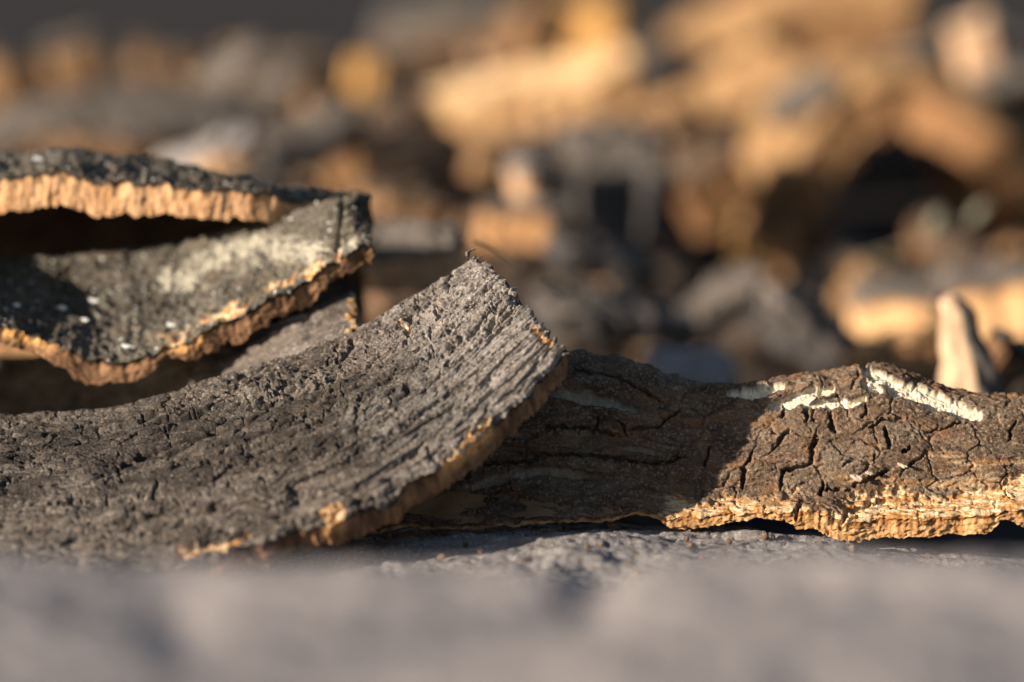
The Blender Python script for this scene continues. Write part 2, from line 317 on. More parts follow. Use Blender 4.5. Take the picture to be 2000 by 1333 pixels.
# ------------------------------------------------------------------ main piece: the sheet that curls up in the middle (sharp)
xs = [(-420, 845, -420, 1170), (-200, 832, -190, 1158), (0, 812, 10, 1138), (200, 790, 220, 1118), (400, 738, 400, 1086), (560, 690, 565, 1040),
      (700, 634, 720, 980), (800, 582, 860, 902), (868, 533, 980, 805), (925, 490, 1104, 684)]
def lerp(a, b, t): return a + (b - a) * t
rows = []
dt = np.linspace(1.02, 1.015, len(xs)); db = np.array([.915, .915, .917, .92, .924, .929, .935, .944, .954, .965])
for t, sag in ((0, 0), (.33, 10), (.66, 12), (1, 0)):
    rows.append([(lerp(a, c, t), lerp(b, e, t) - sag * .5, lerp(dt[i], db[i], t) - .004 * math.sin(math.pi * t)) for i, (a, b, c, e) in enumerate(xs)])
P, PX = patch(rows, 900, 360)
def disp_B(s, t, px, py, e):
    ws = s + .003 * fbm(s * 60, t * 140, 1, 3); wt = t + .0012 * fbm(s * 30, t * 60, 5, 2) + .00035 * fbm(s * 260, t * 300, 6, 2)
    def fissure(fs, ft, sd, w, m0):
        n = pn(ws * fs, wt * ft, sd) + .35 * pn(ws * fs * 2.3, wt * ft * 2.1, sd + 50)
        m = ss(m0, m0 + .35, pn(s * fs * 1.3, t * ft * .5, sd + 51) + .3 * pn(s * fs * 4, t * ft * 1.5, sd + 52)); return np.exp(-(n / w) ** 2) * m, n
    k1, n1 = fissure(20, 95, 11, .05, -.14); k2, n2 = fissure(34, 180, 12, .075, -.15); k3, n3 = fissure(75, 400, 13, .11, -.25)
    k4, n4 = fissure(150, 60, 14, .05, .12)                                   # a few breaks across the grain
    H = -.0036 * k1 - .0024 * k2 - .0010 * k3 - .0022 * k4 + .0005 * np.tanh(4 * n1) + .0005 * np.tanh(4 * n2) + .0003 * np.tanh(4 * n3)
    crum = .30 + .9 * ss(-.3, .5, fbm(s * 38, t * 60, 19, 2)) + .8 * np.exp(-((py - (790 - .22 * (px - 300))) / 60) ** 2) * ss(250, 420, px) * (1 - ss(700, 820, px))
    f1, f2, r, dx, dy = wor(ws / .0120, wt / .0030, 12); H += .0006 * (r - .5) - .0005 * (1 - ss(.0, .16, f2 - f1)) * crum
    f1, f2, r, dx, dy = wor(ws / .0050, wt / .0016, 13); H += (.00042 * (r - .5) - .0002 * (1 - ss(0, .3, f2 - f1))) * crum
    f1, f2, r, dx, dy = wor(s / .0022, t / .0009, 18); H += .00026 * (r - .5) * crum
    H += .00022 * fbm(s * 900, t * 1300, 14, 3, .65) + .0012 * pn(s * 16, t * 60, 15) + .0005 * pn(s * 40, t * 130, 16)
    # knobbly outgrowths near the top edge and a smoother hollow
    for cx, cy, rx, ry, hh in ((520, 765, 60, 26, .0022), (620, 742, 45, 24, .0018), (700, 790, 60, 26, .0014), (860, 600, 40, 25, .001)):
        g = np.exp(-((px - cx) / rx) ** 2 - ((py - cy) / ry) ** 2); H += g * hh * (.6 + 1.2 * fbm(s * 260, t * 320, 17, 3))
    qx = px + 5 * fbm(s * 300, t * 300, 41, 2); qy = py + 5 * fbm(s * 300, t * 300, 43, 2); wob = 7 * fbm(s * 420, t * 420, 45, 3)
    for pts, w, dp in (([(840, 592), (860, 600), (852, 622)], 4, .0022), ([(800, 640), (792, 668)], 4, .0018), ([(838, 640), (842, 660)], 4, .0016), ([(880, 650), (915, 622)], 5, .0018),
                       ([(360, 905), (440, 898), (540, 902), (620, 890), (680, 862)], 4, .0016), ([(60, 985), (170, 980), (260, 975), (330, 978)], 4, .0015), ([(308, 940), (300, 975)], 4, .0013),
                       ([(830, 700), (900, 662), (960, 640)], 4, .0014), ([(760, 850), (820, 818), (880, 800)], 4, .0013)):
        d, sgn, al = poly_dist(qx, qy, pts); H -= dp * (1 - ss(w * .3, w * 1.3, d))
    orange = np.zeros_like(s)
    for pts, w in (([(865, 905), (900, 870), (950, 825)], 9), ([(630, 1005), (662, 994)], 12), ([(1040, 640), (1075, 672)], 7), ([(780, 630), (795, 640)], 4), ([(350, 1080), (430, 1062), (480, 1045)], 7)):
        d, sgn, al = poly_dist(px, py, pts); d = d + wob; k = 1 - ss(w * .7, w * 1.2, d); orange = np.maximum(orange, k); H -= .0011 * k
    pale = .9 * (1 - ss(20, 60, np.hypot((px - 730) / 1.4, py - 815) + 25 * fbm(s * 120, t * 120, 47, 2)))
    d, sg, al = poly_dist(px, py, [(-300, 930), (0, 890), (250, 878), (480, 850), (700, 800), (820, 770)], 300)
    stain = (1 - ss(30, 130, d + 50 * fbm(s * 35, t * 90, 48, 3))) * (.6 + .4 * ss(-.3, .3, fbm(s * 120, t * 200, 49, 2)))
    return H, {'orange': orange, 'expose': 0 * s, 'pale': np.clip(pale * .2 + .42 * ss(640, 960, px + 60 * fbm(s * 60, t * 90, 46, 2)), 0, 1), 'stain': stain}  # pale ramp along px paints the tip's silvery highlights as lighter colour
def side_B(px, py, f):
    k = np.zeros_like(px)
    for pts, w in (([(865, 905), (900, 870), (950, 825)], 12), ([(630, 1005), (662, 994)], 14)):
        d, _, _ = poly_dist(px, py, pts); k = np.maximum(k, 1 - ss(w * .5, w * 1.3, d))
    return k[None] * (1 - ss(.2, .7, f))
loc = tuple(at(500, 1110, .95)); oB = empty('cork_sheet', loc)
tag(oB, 'large sharp grey-brown cork bark sheet curling up to a cut corner mid-picture', 'bark', 'sheets of cork bark in the pile')
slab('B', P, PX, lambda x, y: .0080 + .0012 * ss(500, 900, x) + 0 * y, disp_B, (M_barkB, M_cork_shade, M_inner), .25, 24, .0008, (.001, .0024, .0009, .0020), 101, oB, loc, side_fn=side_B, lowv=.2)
def sliver(parent, loc, a, b, w, mat, name='splinter'):
    a = np.array(a); b = np.array(b); ax = unit(b - a); q = unit(np.cross(ax, [0, 1, .2])); k = np.cross(ax, q); V = []; n = 9
    for i in range(n):
        t = i / (n - 1); r = w * (1 - t) ** .7 * (1 + .3 * math.sin(9 * t + w * 9e4)) + 1e-5; c = a + (b - a) * t + q * w * .8 * math.sin(4 * t)
        for j in range(5): V.append(c + r * (math.cos(j * 1.2566) * q + .5 * math.sin(j * 1.2566) * k))
    F = [[i * 5 + j, i * 5 + (j + 1) % 5, i * 5 + 5 + (j + 1) % 5, i * 5 + 5 + j] for i in range(n - 1) for j in range(5)]
    return mesh_np(name, V, F, mat, parent, {}, True, loc)
for a, b, w in (((912, 502, 1.012), (928, 484, 1.012), .0009), ((1092, 690, .966), (1109, 668, .965), .0008), ((930, 512, 1.01), (941, 500, 1.01), .0005), ((1096, 700, .966), (1114, 688, .965), .0006), ((1024, 606, .985), (1034, 595, .985), .0005)):
    sliver(oB, loc, at(*a), at(*b), w, M_barkB)

# ------------------------------------------------------------------ the sheet leaning behind it, half in shade
xC = [560, 750, 900, 1050, 1150, 1250, 1340, 1430, 1510, 1600, 1660, 1705, 1765, 1830, 1900, 2000, 2150, 2320]
tC = [720, 705, 692, 688, 696, 718, 744, 752, 742, 728, 720, 715, 725, 752, 766, 772, 785, 800]
bC = [1030, 1024, 1020, 1014, 1008, 1000, 998, 992, 984, 990, 1004, 1004, 1002, 1000, 996, 985, 990, 1000]
rows = [[(x, t + 34, 1.06) for x, t in zip(xC, tC)], [(x, t, 1.014) for x, t in zip(xC, tC)]]
for f, d in ((.30, 1.003), (.62, .998), (.86, .995), (1.0, .985)):
    rows.append([(x, lerp(t, b, f), d) for x, t, b in zip(xC, tC, bC)])
P, PX = patch(rows, 920, 310)
STRIPS = [([(1428, 766), (1467, 768), (1497, 760), (1522, 752)], 9), ([(1508, 796), (1541, 786), (1578, 770), (1626, 757)], 9), ([(1570, 790), (1615, 788), (1660, 786), (1688, 777)], 6),
          ([(1692, 722), (1722, 737), (1756, 760), (1793, 768), (1837, 788), (1870, 799), (1908, 812)], 12), ([(1690, 745), (1715, 762)], 9),
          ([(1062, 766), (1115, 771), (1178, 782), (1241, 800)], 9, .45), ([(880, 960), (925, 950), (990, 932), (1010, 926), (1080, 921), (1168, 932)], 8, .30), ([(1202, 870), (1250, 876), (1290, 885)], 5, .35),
          ([(982, 852), (1045, 852)], 5, .25), ([(1290, 738), (1321, 758)], 6, .5)]  # third value dulls the colour of strips in shade to look darker
CRACKS = [([(1574, 795), (1574, 822)], 4.5), ([(1621, 793), (1624, 824), (1630, 845)], 6), ([(1693, 791), (1687, 812)], 3.5), ([(1704, 834), (1726, 817), (1762, 819)], 4.5), ([(1728, 836), (1739, 870)], 5),
          ([(1596, 852), (1586, 876), (1587, 902), (1571, 911), (1530, 920), (1526, 948)], 5), ([(1541, 841), (1526, 858), (1512, 875)], 4.5), ([(1455, 915), (1451, 956)], 4.5), ([(1386, 872), (1378, 911)], 3),
          ([(1471, 885), (1458, 908)], 3.5), ([(1648, 1006), (1660, 991), (1704, 976), (1728, 972)], 4.5), ([(1566, 975), (1559, 990)], 4.5), ([(1607, 942), (1604, 966)], 4), ([(1663, 955), (1610, 958)], 3),
          ([(1892, 820), (1852, 836), (1810, 842)], 3), ([(1985, 824), (1970, 858)], 3), ([(1780, 872), (1762, 888)], 3), ([(1709, 885), (1707, 905)], 3), ([(1530, 790), (1532, 816)], 3), ([(1740, 920), (1700, 935), (1670, 948)], 4),
          ([(1330, 800), (1290, 830), (1230, 840)], 3), ([(1200, 900), (1280, 905), (1340, 890)], 4), ([(1000, 890), (1120, 885), (1240, 900)], 5), ([(1050, 830), (1150, 836), (1210, 850)], 4), ([(1170, 812), (1160, 850)], 3), ([(1210, 820), (1222, 850)], 3),
          ([(1120, 720), (1200, 735), (1290, 780)], 4), ([(900, 905), (980, 905), (1060, 895)], 5), ([(1100, 985), (1220, 990)], 3), ([(1015, 975), (1110, 990), (1125, 1010)], 3)]
def disp_C(s, t, px, py, e):
    ws = s + .003 * fbm(s * 100, t * 120, 61, 3); wt = t + .0013 * fbm(s * 100, t * 120, 65, 3)
    f1, f2, r, dx, dy = wor(ws / .0135, wt / .0085, 71)
    msk = ss(-.3, .3, pn(s * 45, t * 45, 66))
    H = -.0013 * (1 - ss(.0, .08, f2 - f1)) * msk + .0007 * (r - .5)
    f1, f2, r, dx, dy = wor(ws / .0085, wt / .0024, 72)
    H += -.00030 * (1 - ss(.0, .16, f2 - f1)) + .0004 * (r - .5) + .0003 * dy + .0010 * fbm(s * 130, t * 130, 67, 3) * (1 - ss(735, 800, py))
    f1, f2, r, dx, dy = wor(ws / .0019, wt / .0011, 73)
    H += .00034 * (r - .5)
    H += .00030 * fbm(s * 260, t * 1600, 74, 3, .65) + .0010 * pn(s * 26, t * 45, 75)
    shade_side = 1 - ss(1250, 1420, px)
    H += .0024 * shade_side * fbm(s * 30, t * 130, 76, 3)                       # long ledges on the left half
    qx = px + 5 * fbm(s * 260, t * 260, 77, 3); qy = py + 5 * fbm(s * 260, t * 260, 79, 3)
    for pts, w in CRACKS:
        d, sg, al = poly_dist(qx, qy, pts); H -= .0032 * (1 - ss(w * .35, w * 1.05, d)) * (.5 + .5 * ss(0, .12, al) * (1 - ss(.88, 1, al)) )
    ex = np.zeros_like(s); rx = px + 4 * fbm(s * 230, t * 120, 81, 3); ry = py + 4.5 * fbm(s * 260, t * 150, 83, 3) + 1.5 * pn(s * 700, t * 100, 84); stri = .00022 * (pn(s * 800, t * 90, 85) + .8 * pn(s * 1600, t * 160, 86))
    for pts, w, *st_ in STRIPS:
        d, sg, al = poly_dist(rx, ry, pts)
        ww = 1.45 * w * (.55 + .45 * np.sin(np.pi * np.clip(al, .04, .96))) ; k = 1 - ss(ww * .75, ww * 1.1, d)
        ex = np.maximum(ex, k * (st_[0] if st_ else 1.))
        H += -.0026 * k + .0003 * np.exp(-((d - ww * 1.7) / (w * .6)) ** 2)
        H += k * stri
    ob = 962 + 8 * np.sin(px / 70.) + 22 * fbm(s * 70, t * 70, 87, 3) + 22 * (1 - ss(100, 130, np.abs(px - 1430))) * 0 - 18 * ss(1800, 1900, px) + 34 * np.exp(-((px - 1620) / 55) ** 2) + 40 * (1 - ss(1285, 1320, px))
    orange = ss(-9, 9, py - ob + 14 * fbm(s * 380, t * 700, 88, 3))
    orange = orange * ss(1265, 1312, px + 14 * fbm(s * 120, t * 120, 92, 2))  # orange taken out on the left so the part in shade stays dark
    H += -.0014 * orange + orange * .0005 * fbm(s * 160, t * 1100, 89, 3)
    smear = .55 * ss(.05, .5, fbm(s * 26, t * 160, 90, 3)) * ss(1560, 1700, px) * ss(830, 900, py)
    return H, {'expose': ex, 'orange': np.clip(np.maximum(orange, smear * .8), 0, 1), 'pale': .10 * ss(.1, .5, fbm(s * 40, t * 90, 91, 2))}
def thick_C(x, y):
    px = lambda v: v * PXM * .96
    lump = np.exp(-((x - 1600) / 34) ** 2)
    return px(24 + 14 * ss(1540, 1568, x) - 12 * np.exp(-((x - 1480) / 60) ** 2) + 0 * lump - 22 * np.exp(-((x - 1962) / 25) ** 2) - 17 * (1 - ss(1280, 1330, x))) + .008 * (1 - ss(900, 965, y))
loc = tuple(at(1600, 1046, .96)); oC = empty('cork_sheet', loc)
tag(oC, 'cracked brown cork bark sheet on the right with cream splits along its crest', 'bark', 'sheets of cork bark in the pile')
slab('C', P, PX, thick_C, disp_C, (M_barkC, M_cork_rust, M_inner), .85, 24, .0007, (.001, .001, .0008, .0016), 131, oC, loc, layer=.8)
def flake(parent, loc, c, r, mat, seed, name='bark_flake', nrm=(0, -.7, .7), flat=.35):
    rg = np.random.RandomState(seed); n = unit(np.array(nrm)); u = unit(np.cross(n, [.3, .1, 1.])); v = np.cross(n, u); V = []; m = 12
    rr = 1 + .35 * rg.randn(m); rr = (rr + np.roll(rr, 1)) / 2
    for k, (z, q) in enumerate(((-.5, .9), (.6, 1.0), (1.0, .55))):
        for j in range(m):
            a = j * 2 * math.pi / m; V.append(np.array(c) + r * (rr[j] * q * (math.cos(a) * u * 1.5 + math.sin(a) * v * .8) + n * z * flat * (1 + .3 * rg.randn())))
    V.append(np.array(c) + n * r * flat * .95)
    F = [[k * m + j, k * m + (j + 1) % m, (k + 1) * m + (j + 1) % m, (k + 1) * m + j] for k in range(2) for j in range(m)]
    F += [[2 * m + j, 2 * m + (j + 1) % m, 3 * m, 3 * m] for j in range(m)]
    me = bpy.data.meshes.new(name); me.from_pydata([tuple(x - np.array(loc)) for x in V], [], [f if f[2] != f[3] else f[:3] for f in F]); me.materials.append(mat)
    o = bpy.data.objects.new(name, me); COL.objects.link(o); o.parent = parent; return o
M_pale = plain_mat('pale_flake', (.46, .39, .30), (.62, .54, .43), 300, 900)
M_lich = plain_mat('lichen_white', (.62, .66, .64), (.80, .82, .78), 300, 900)
for i, (x, y, d, r) in enumerate(((1674, 933, .9935, .0012), (1698, 925, .994, .0010), (1764, 911, .9945, .0011))): flake(oC, loc, at(x, y, d), r, M_pale, i)

# ------------------------------------------------------------------ the pale sheet it rests on
xE = [-500, -100, 300, 700, 950, 1150, 1400, 1600, 1800, 2050, 2400]
yE = [1150, 1140, 1112, 1056, 1040, 1033, 1038, 1052, 1080, 1108, 1150]
rows = [[(x, y + 75, 1.22) for x, y in zip(xE, yE)], [(x, y + 22, 1.08) for x, y in zip(xE, yE)], [(x, y, 1.0) for x, y in zip(xE, yE)], [(x, y + 42, .955) for x, y in zip(xE, yE)], [(x, y + 110, .905) for x, y in zip(xE, yE)], [(x, y + 215, .89) for x, y in zip(xE, yE)]]
P, PX = patch(rows, 560, 180)
def disp_E(s, t, px, py, e):
    ws = s + .004 * fbm(s * 80, t * 90, 161, 3); wt = t + .002 * fbm(s * 80, t * 90, 165, 3)
    f1, f2, r, dx, dy = wor(ws / .016, wt / .006, 171)
    H = -.0007 * (1 - ss(.0, .14, f2 - f1)) * ss(-.1, .4, pn(s * 40, t * 40, 166)) + .0007 * (r - .5)
    f1, f2, r, dx, dy = wor(ws / .0045, wt / .0026, 172)
    H += .0004 * (r - .5)
    for fs, ft, sd, w, a in ((24, 130, 381, .07, .0018), (55, 300, 383, .09, .0009)): n = pn(ws * fs, wt * ft, sd); H += -a * np.exp(-(n / w) ** 2) * ss(-.1, .3, pn(s * fs, t * ft * .4, sd + 1)) + .35 * a * np.tanh(4 * n)
    return H + .0022 * fbm(s * 18, t * 45, 173, 3) + .0003 * fbm(s * 350, t * 600, 174, 3), {'expose': 0 * s, 'orange': 0 * s, 'pale': 0 * s}
loc = tuple(at(1200, 1250, .95)); oE = empty('cork_sheet', loc)
tag(oE, 'pale weathered cork bark sheet lying under the cracked brown one', 'bark', 'sheets of cork bark in the pile')
PE, PXE = P, PX
slab('E', P, PX, .010, disp_E, (M_barkE, M_cork_brown, M_inner), .2, 10, .0006, (.002,) * 4, 181, oE, loc)

# ------------------------------------------------------------------ the hollow curl on the left
loc = tuple(at(150, 770, 1.09)); oA = empty('cork_curl', loc)
tag(oA, 'hollow curled piece of cork bark with a dark mouth and lichen specks', 'bark', 'sheets of cork bark in the pile')
xA = [-1150, -800, -420, -200, 0, 110, 200, 300, 450, 560, 650, 715]  # curl lengthened out of view to the left to block the sun
fA = [372, 362, 352, 344, 340, 334, 342, 352, 366, 380, 386, 392]      # front lip, upper edge
cA = [340, 330, 318, 308, 302, 296, 300, 314, 340, 362, 372, 384]      # crest
dA = [0, 0, 0, 0, 0, 0, 0, 0, .002, .01, .025, .03]
rows = [[(x, 640, 1.20) for x in xA], [(x, c + 130, 1.20) for x, c in zip(xA, cA)], [(x, c + 25, 1.155) for x, c in zip(xA, cA)], [(x, c + 2, 1.111) for x, c in zip(xA, cA)], [(x, f, 1.068 + g) for x, f, g in zip(xA, fA, dA)]]
P, PX = patch(rows, 600, 150)
def disp_A(s, t, px, py, e):
    ws = s + .003 * fbm(s * 90, t * 100, 261, 3); wt = t + .003 * fbm(s * 90, t * 100, 265, 3)
    f1, f2, r, dx, dy = wor(ws / .008, wt / .006, 271)
    H = .0012 * (r - .5) - .0008 * (1 - ss(0, .15, f2 - f1)) * ss(-.2, .3, pn(s * 60, t * 60, 267))
    f1, f2, r, dx, dy = wor(ws / .0028, wt / .0022, 272)
    H += .0011 * (r - .5)
    f1, f2, r, dx, dy = wor(s / .0015, t / .0013, 279)
    H += .0007 * (r - .5)
    H += .0016 * fbm(s * 45, t * 45, 273, 3) + .0005 * fbm(s * 330, t * 330, 274, 3)
    k = np.exp(-((px - 150) / 40) ** 2 - ((py - 312) / 26) ** 2); H += .0018 * k
    # pale band across the upper right of the front wall, cork showing along its lower edge
    band, sg, al = poly_dist(px, py, [(330, 545), (430, 505), (520, 480), (600, 492), (660, 505), (690, 480)])
    pale = (1 - ss(10, 36, band + 20 * fbm(s * 110, t * 110, 275, 3))) * ss(400, 440, py)
    H += pale * .0008 * (fbm(s * 300, t * 60, 276, 2))
    d, sg, al = poly_dist(px, py, [(300, 690), (430, 622), (500, 590), (570, 552), (660, 505)])
    orange = (1 - ss(4, 20, d + 14 * fbm(s * 140, t * 140, 277, 3))) * ss(400, 440, py) * ss(250, 330, px)
    orange = orange * ss(-.15, .25, fbm(s * 55, t * 55, 280, 2) + .1)
    H -= .0009 * orange
    cre = np.abs(px - (672 - .12 * (py - 380)) + 4 * fbm(t * 300, t * 0, 278, 2)); H -= .0022 * (1 - ss(2, 6, cre)) * ss(380, 400, py)
    return H, {'pale': np.clip(pale, 0, 1) * .75, 'orange': np.clip(orange, 0, 1), 'expose': 0 * s}
slab('Aup', P, PX, lambda x, y: (.0124 - .0022 * ss(200, 520, x) - .0070 * ss(590, 680, x)) * 1.05 + 0 * y, disp_A, (M_barkA, M_cork_side, M_inner_shade), .8, 26, .0006, (.001, .001, .0006, .0006), 201, oA, loc, names=('upper_bark', 'upper_cork_edge', 'upper_inner_face'))
xL = [-1150, -800, -420, -280, -140, 0, 90, 180, 280, 360, 450, 560, 640, 690, 722]
lip = [392, 390, 392, 430, 490, 508, 502, 495, 486, 474, 454, 420, 396, 384, 384]
lob = [770, 755, 705, 655, 628, 634, 664, 694, 694, 660, 620, 566, 515, 488, 470]
dl = [1.07, 1.07, 1.072, 1.082, 1.10, 1.105, 1.105, 1.105, 1.103, 1.10, 1.093, 1.078, 1.068, 1.065, 1.073]
bul = [-.02, -.03, -.04, -.04, -.02, -.004, 0, 0, 0, 0, 0, 0, 0, 0, 0]  # bulge added past the left edge, shaped to throw shade on the curl
rows = [[(x, l + 16, d + .022) for x, l, d in zip(xL, lip, dl)], [(x, l, d) for x, l, d in zip(xL, lip, dl)]]
for f in (.35, .7, 1.0):
    rows.append([(x, lerp(l, b, f), lerp(d, 1.045, f ** 1.15) + q * math.sin(math.pi * min(f, .8))) for x, l, b, d, q in zip(xL, lip, lob, dl, bul)])
P, PX = patch(rows, 600, 210)
def thick_A(x, y): return PXM * 1.03 * (34 + 16 * ss(60, 160, x) - 26 * np.exp(-((x - 320) / 40) ** 2) - 10 * ss(560, 660, x)) + 0 * y
slab('Alow', P, PX, thick_A, disp_A, (M_barkA, M_cork_shade, M_inner_shade), .3, 22, .0005, (.001, .0016, .0006, .0014), 221, oA, loc, side_fn=lambda x, y, f: np.exp(-((x - 40) / 60) ** 2)[None] * (1 - ss(.3, .8, f)) * (y > 600)[None] + (1 - ss(10, 60, np.abs(x - 360)))[None] * (1 - ss(.3, .7, f)) * .8 * (y > 600)[None],
     layer=.6, lowv=.18, names=('lower_bark', 'lower_cork_edge', 'lower_inner_face'))
for i, (x, y, d, r) in enumerate(((335, 636, 1.065, .0019), (245, 677, 1.054, .0016), (182, 587, 1.08, .0014), (120, 602, 1.075, .0016), (165, 626, 1.067, .0014), (72, 313, 1.096, .0022), (34, 596, 1.071, .0013))):
    flake(oA, loc, at(x, y, d - .006), r * .75, M_lich, 30 + i, 'lichen_spot', flat=.2)

# ------------------------------------------------------------------ the narrow sheet between curl and main sheet
xD = [-350, -100, 100, 250, 400, 520, 620, 690]
tD = [715, 705, 700, 690, 660, 618, 588, 572]
bD = [930, 915, 905, 880, 830, 770, 705, 655]
oD_ = [.10, .09, .08, .06, .012, -.012, -.016, -.016]
rows = [[(x, t + 8, 1.105 + q) for x, t, q in zip(xD, tD, oD_)], [(x, t, 1.08 + q) for x, t, q in zip(xD, tD, oD_)], [(x, (t + b) / 2, 1.055 + q) for x, t, b, q in zip(xD, tD, bD, oD_)], [(x, b, 1.03 + q * .8) for x, b, q in zip(xD, bD, oD_)]]
P, PX = patch(rows, 360, 130)
def disp_D(s, t, px, py, e):
    ws = s + .003 * fbm(s * 90, t * 120, 361, 3); wt = t + .0008 * fbm(s * 50, t * 90, 365, 3)
    f1, f2, r, dx, dy = wor(ws / .014, wt / .005, 371)
    H = -.0009 * (1 - ss(0, .16, f2 - f1)) * ss(-.2, .3, pn(s * 60, t * 60, 367)) + .0006 * (r - .5) + .0005 * dy
    f1, f2, r, dx, dy = wor(ws / .004, wt / .002, 372)
    H += .0004 * (r - .5) + .0003 * fbm(s * 300, t * 600, 373, 3)
    for fs, ft, sd, w, a in ((22, 150, 381, .09, .0022), (45, 300, 383, .1, .0012)): n = pn(ws * fs, wt * ft, sd); H += -a * np.exp(-(n / w) ** 2) * ss(-.2, .2, pn(s * fs, t * ft * .4, sd + 1)) + .4 * a * np.tanh(4 * n)
    return H, {'expose': 0 * s, 'orange': 1 - ss(3, 10, np.abs(px - 688) + 5 * fbm(s * 200, t * 200, 374, 2)), 'pale': 0 * s}
loc = tuple(at(350, 900, 1.08)); oD = empty('cork_sheet', loc)
tag(oD, 'narrow grey cork bark sheet wedged beneath the hollow curl', 'bark', 'sheets of cork bark in the pile')
slab('D', P, PX, .009, disp_D, (M_barkD, M_cork_brown, M_inner), .2, 10, .0007, (.001, .002, .001, .001), 301, oD, loc)

# ------------------------------------------------------------------ the near sheet, far out of focus
xF = [-700, -200, 200, 600, 1000, 1400, 1800, 2200, 2700]
yF = [1068, 1078, 1098, 1110, 1112, 1098, 1092, 1090, 1090]
rows = [[(x, y + 330, .84) for x, y in zip(xF, yF)], [(x, y + 70, .755) for x, y in zip(xF, yF)], [(x, y, .685) for x, y in zip(xF, yF)]]
for off, d in ((62, .645), (160, .592), (290, .54), (430, .49)): rows.append([(x, y + off, d) for x, y in zip(xF, yF)])
P, PX = patch(rows, 300, 150)
def disp_F(s, t, px, py, e):
    H = .0036 * fbm(s * 10, t * 18, 461, 3) + .0008 * fbm(s * 90, t * 120, 463, 3) + .0003 * fbm(s * 400, t * 500, 465, 2)
    H -= .0040 * np.exp(-((px - 1170 + .6 * (py - 1130)) / 70) ** 2 - ((py - 1140) / 60) ** 2) + .0020 * np.exp(-((px - 340 - .4 * (py - 1200)) / 60) ** 2 - ((py - 1220) / 80) ** 2)
    return H, {'expose': 0 * s, 'orange': 0 * s, 'pale': 0 * s}
loc = tuple(at(1000, 1400, .75)); oF = empty('cork_sheet', loc)
tag(oF, 'smooth grey blurred bark sheet filling the near foreground', 'bark', 'sheets of cork bark in the pile')
slab('F', P, PX, .012, disp_F, (M_barkF, M_cork_brown, M_inner), .2, 8, .0006, (.002,) * 4, 481, oF, loc)

# ------------------------------------------------------------------ blurred pieces behind
TB = {'grey': M_barkD, 'pale': M_barkE, 'brown': M_barkC, 'dark': M_barkB}
M_gold = edge_mat('cork_cut_gold', (.78, .45, .16), (.58, .31, .10), (.34, .20, .07), .08)
M_peach = edge_mat('cork_cut_peach', (.72, .48, .31), (.50, .31, .18), (.30, .20, .13), .08)
M_shadecut = edge_mat('cork_cut_dark_shade', (.075, .07, .07), (.05, .046, .046), (.05, .045, .045), .1)  # cut faces coloured dark blue-grey to stand in for shade
TC = {'cream': M_cork_cream, 'tan': edge_mat('cork_cut_tan_far', (.54, .31, .155), (.34, .18, .08), (.08, .055, .04), .1, .6), 'brown': edge_mat('cork_cut_brown_far', (.40, .245, .13), (.22, .125, .065), (.06, .042, .03), .17, .7), 'gold': M_gold, 'peach': M_peach, 'dark': M_shadecut}
def inner_like(name, a, b): return plain_mat(name, a, b, 40, 260)
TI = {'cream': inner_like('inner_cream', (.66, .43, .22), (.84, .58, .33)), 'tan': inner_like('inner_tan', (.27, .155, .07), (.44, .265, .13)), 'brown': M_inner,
      'dark': M_inner_shade, 'gold': inner_like('inner_gold', (.62, .40, .13), (.80, .54, .20)), 'peach': inner_like('inner_peach', (.50, .34, .22), (.64, .45, .30))}
TB.update(tan=TI['tan'], cream=TI['cream'], peach=TI['peach'])
count = [0]
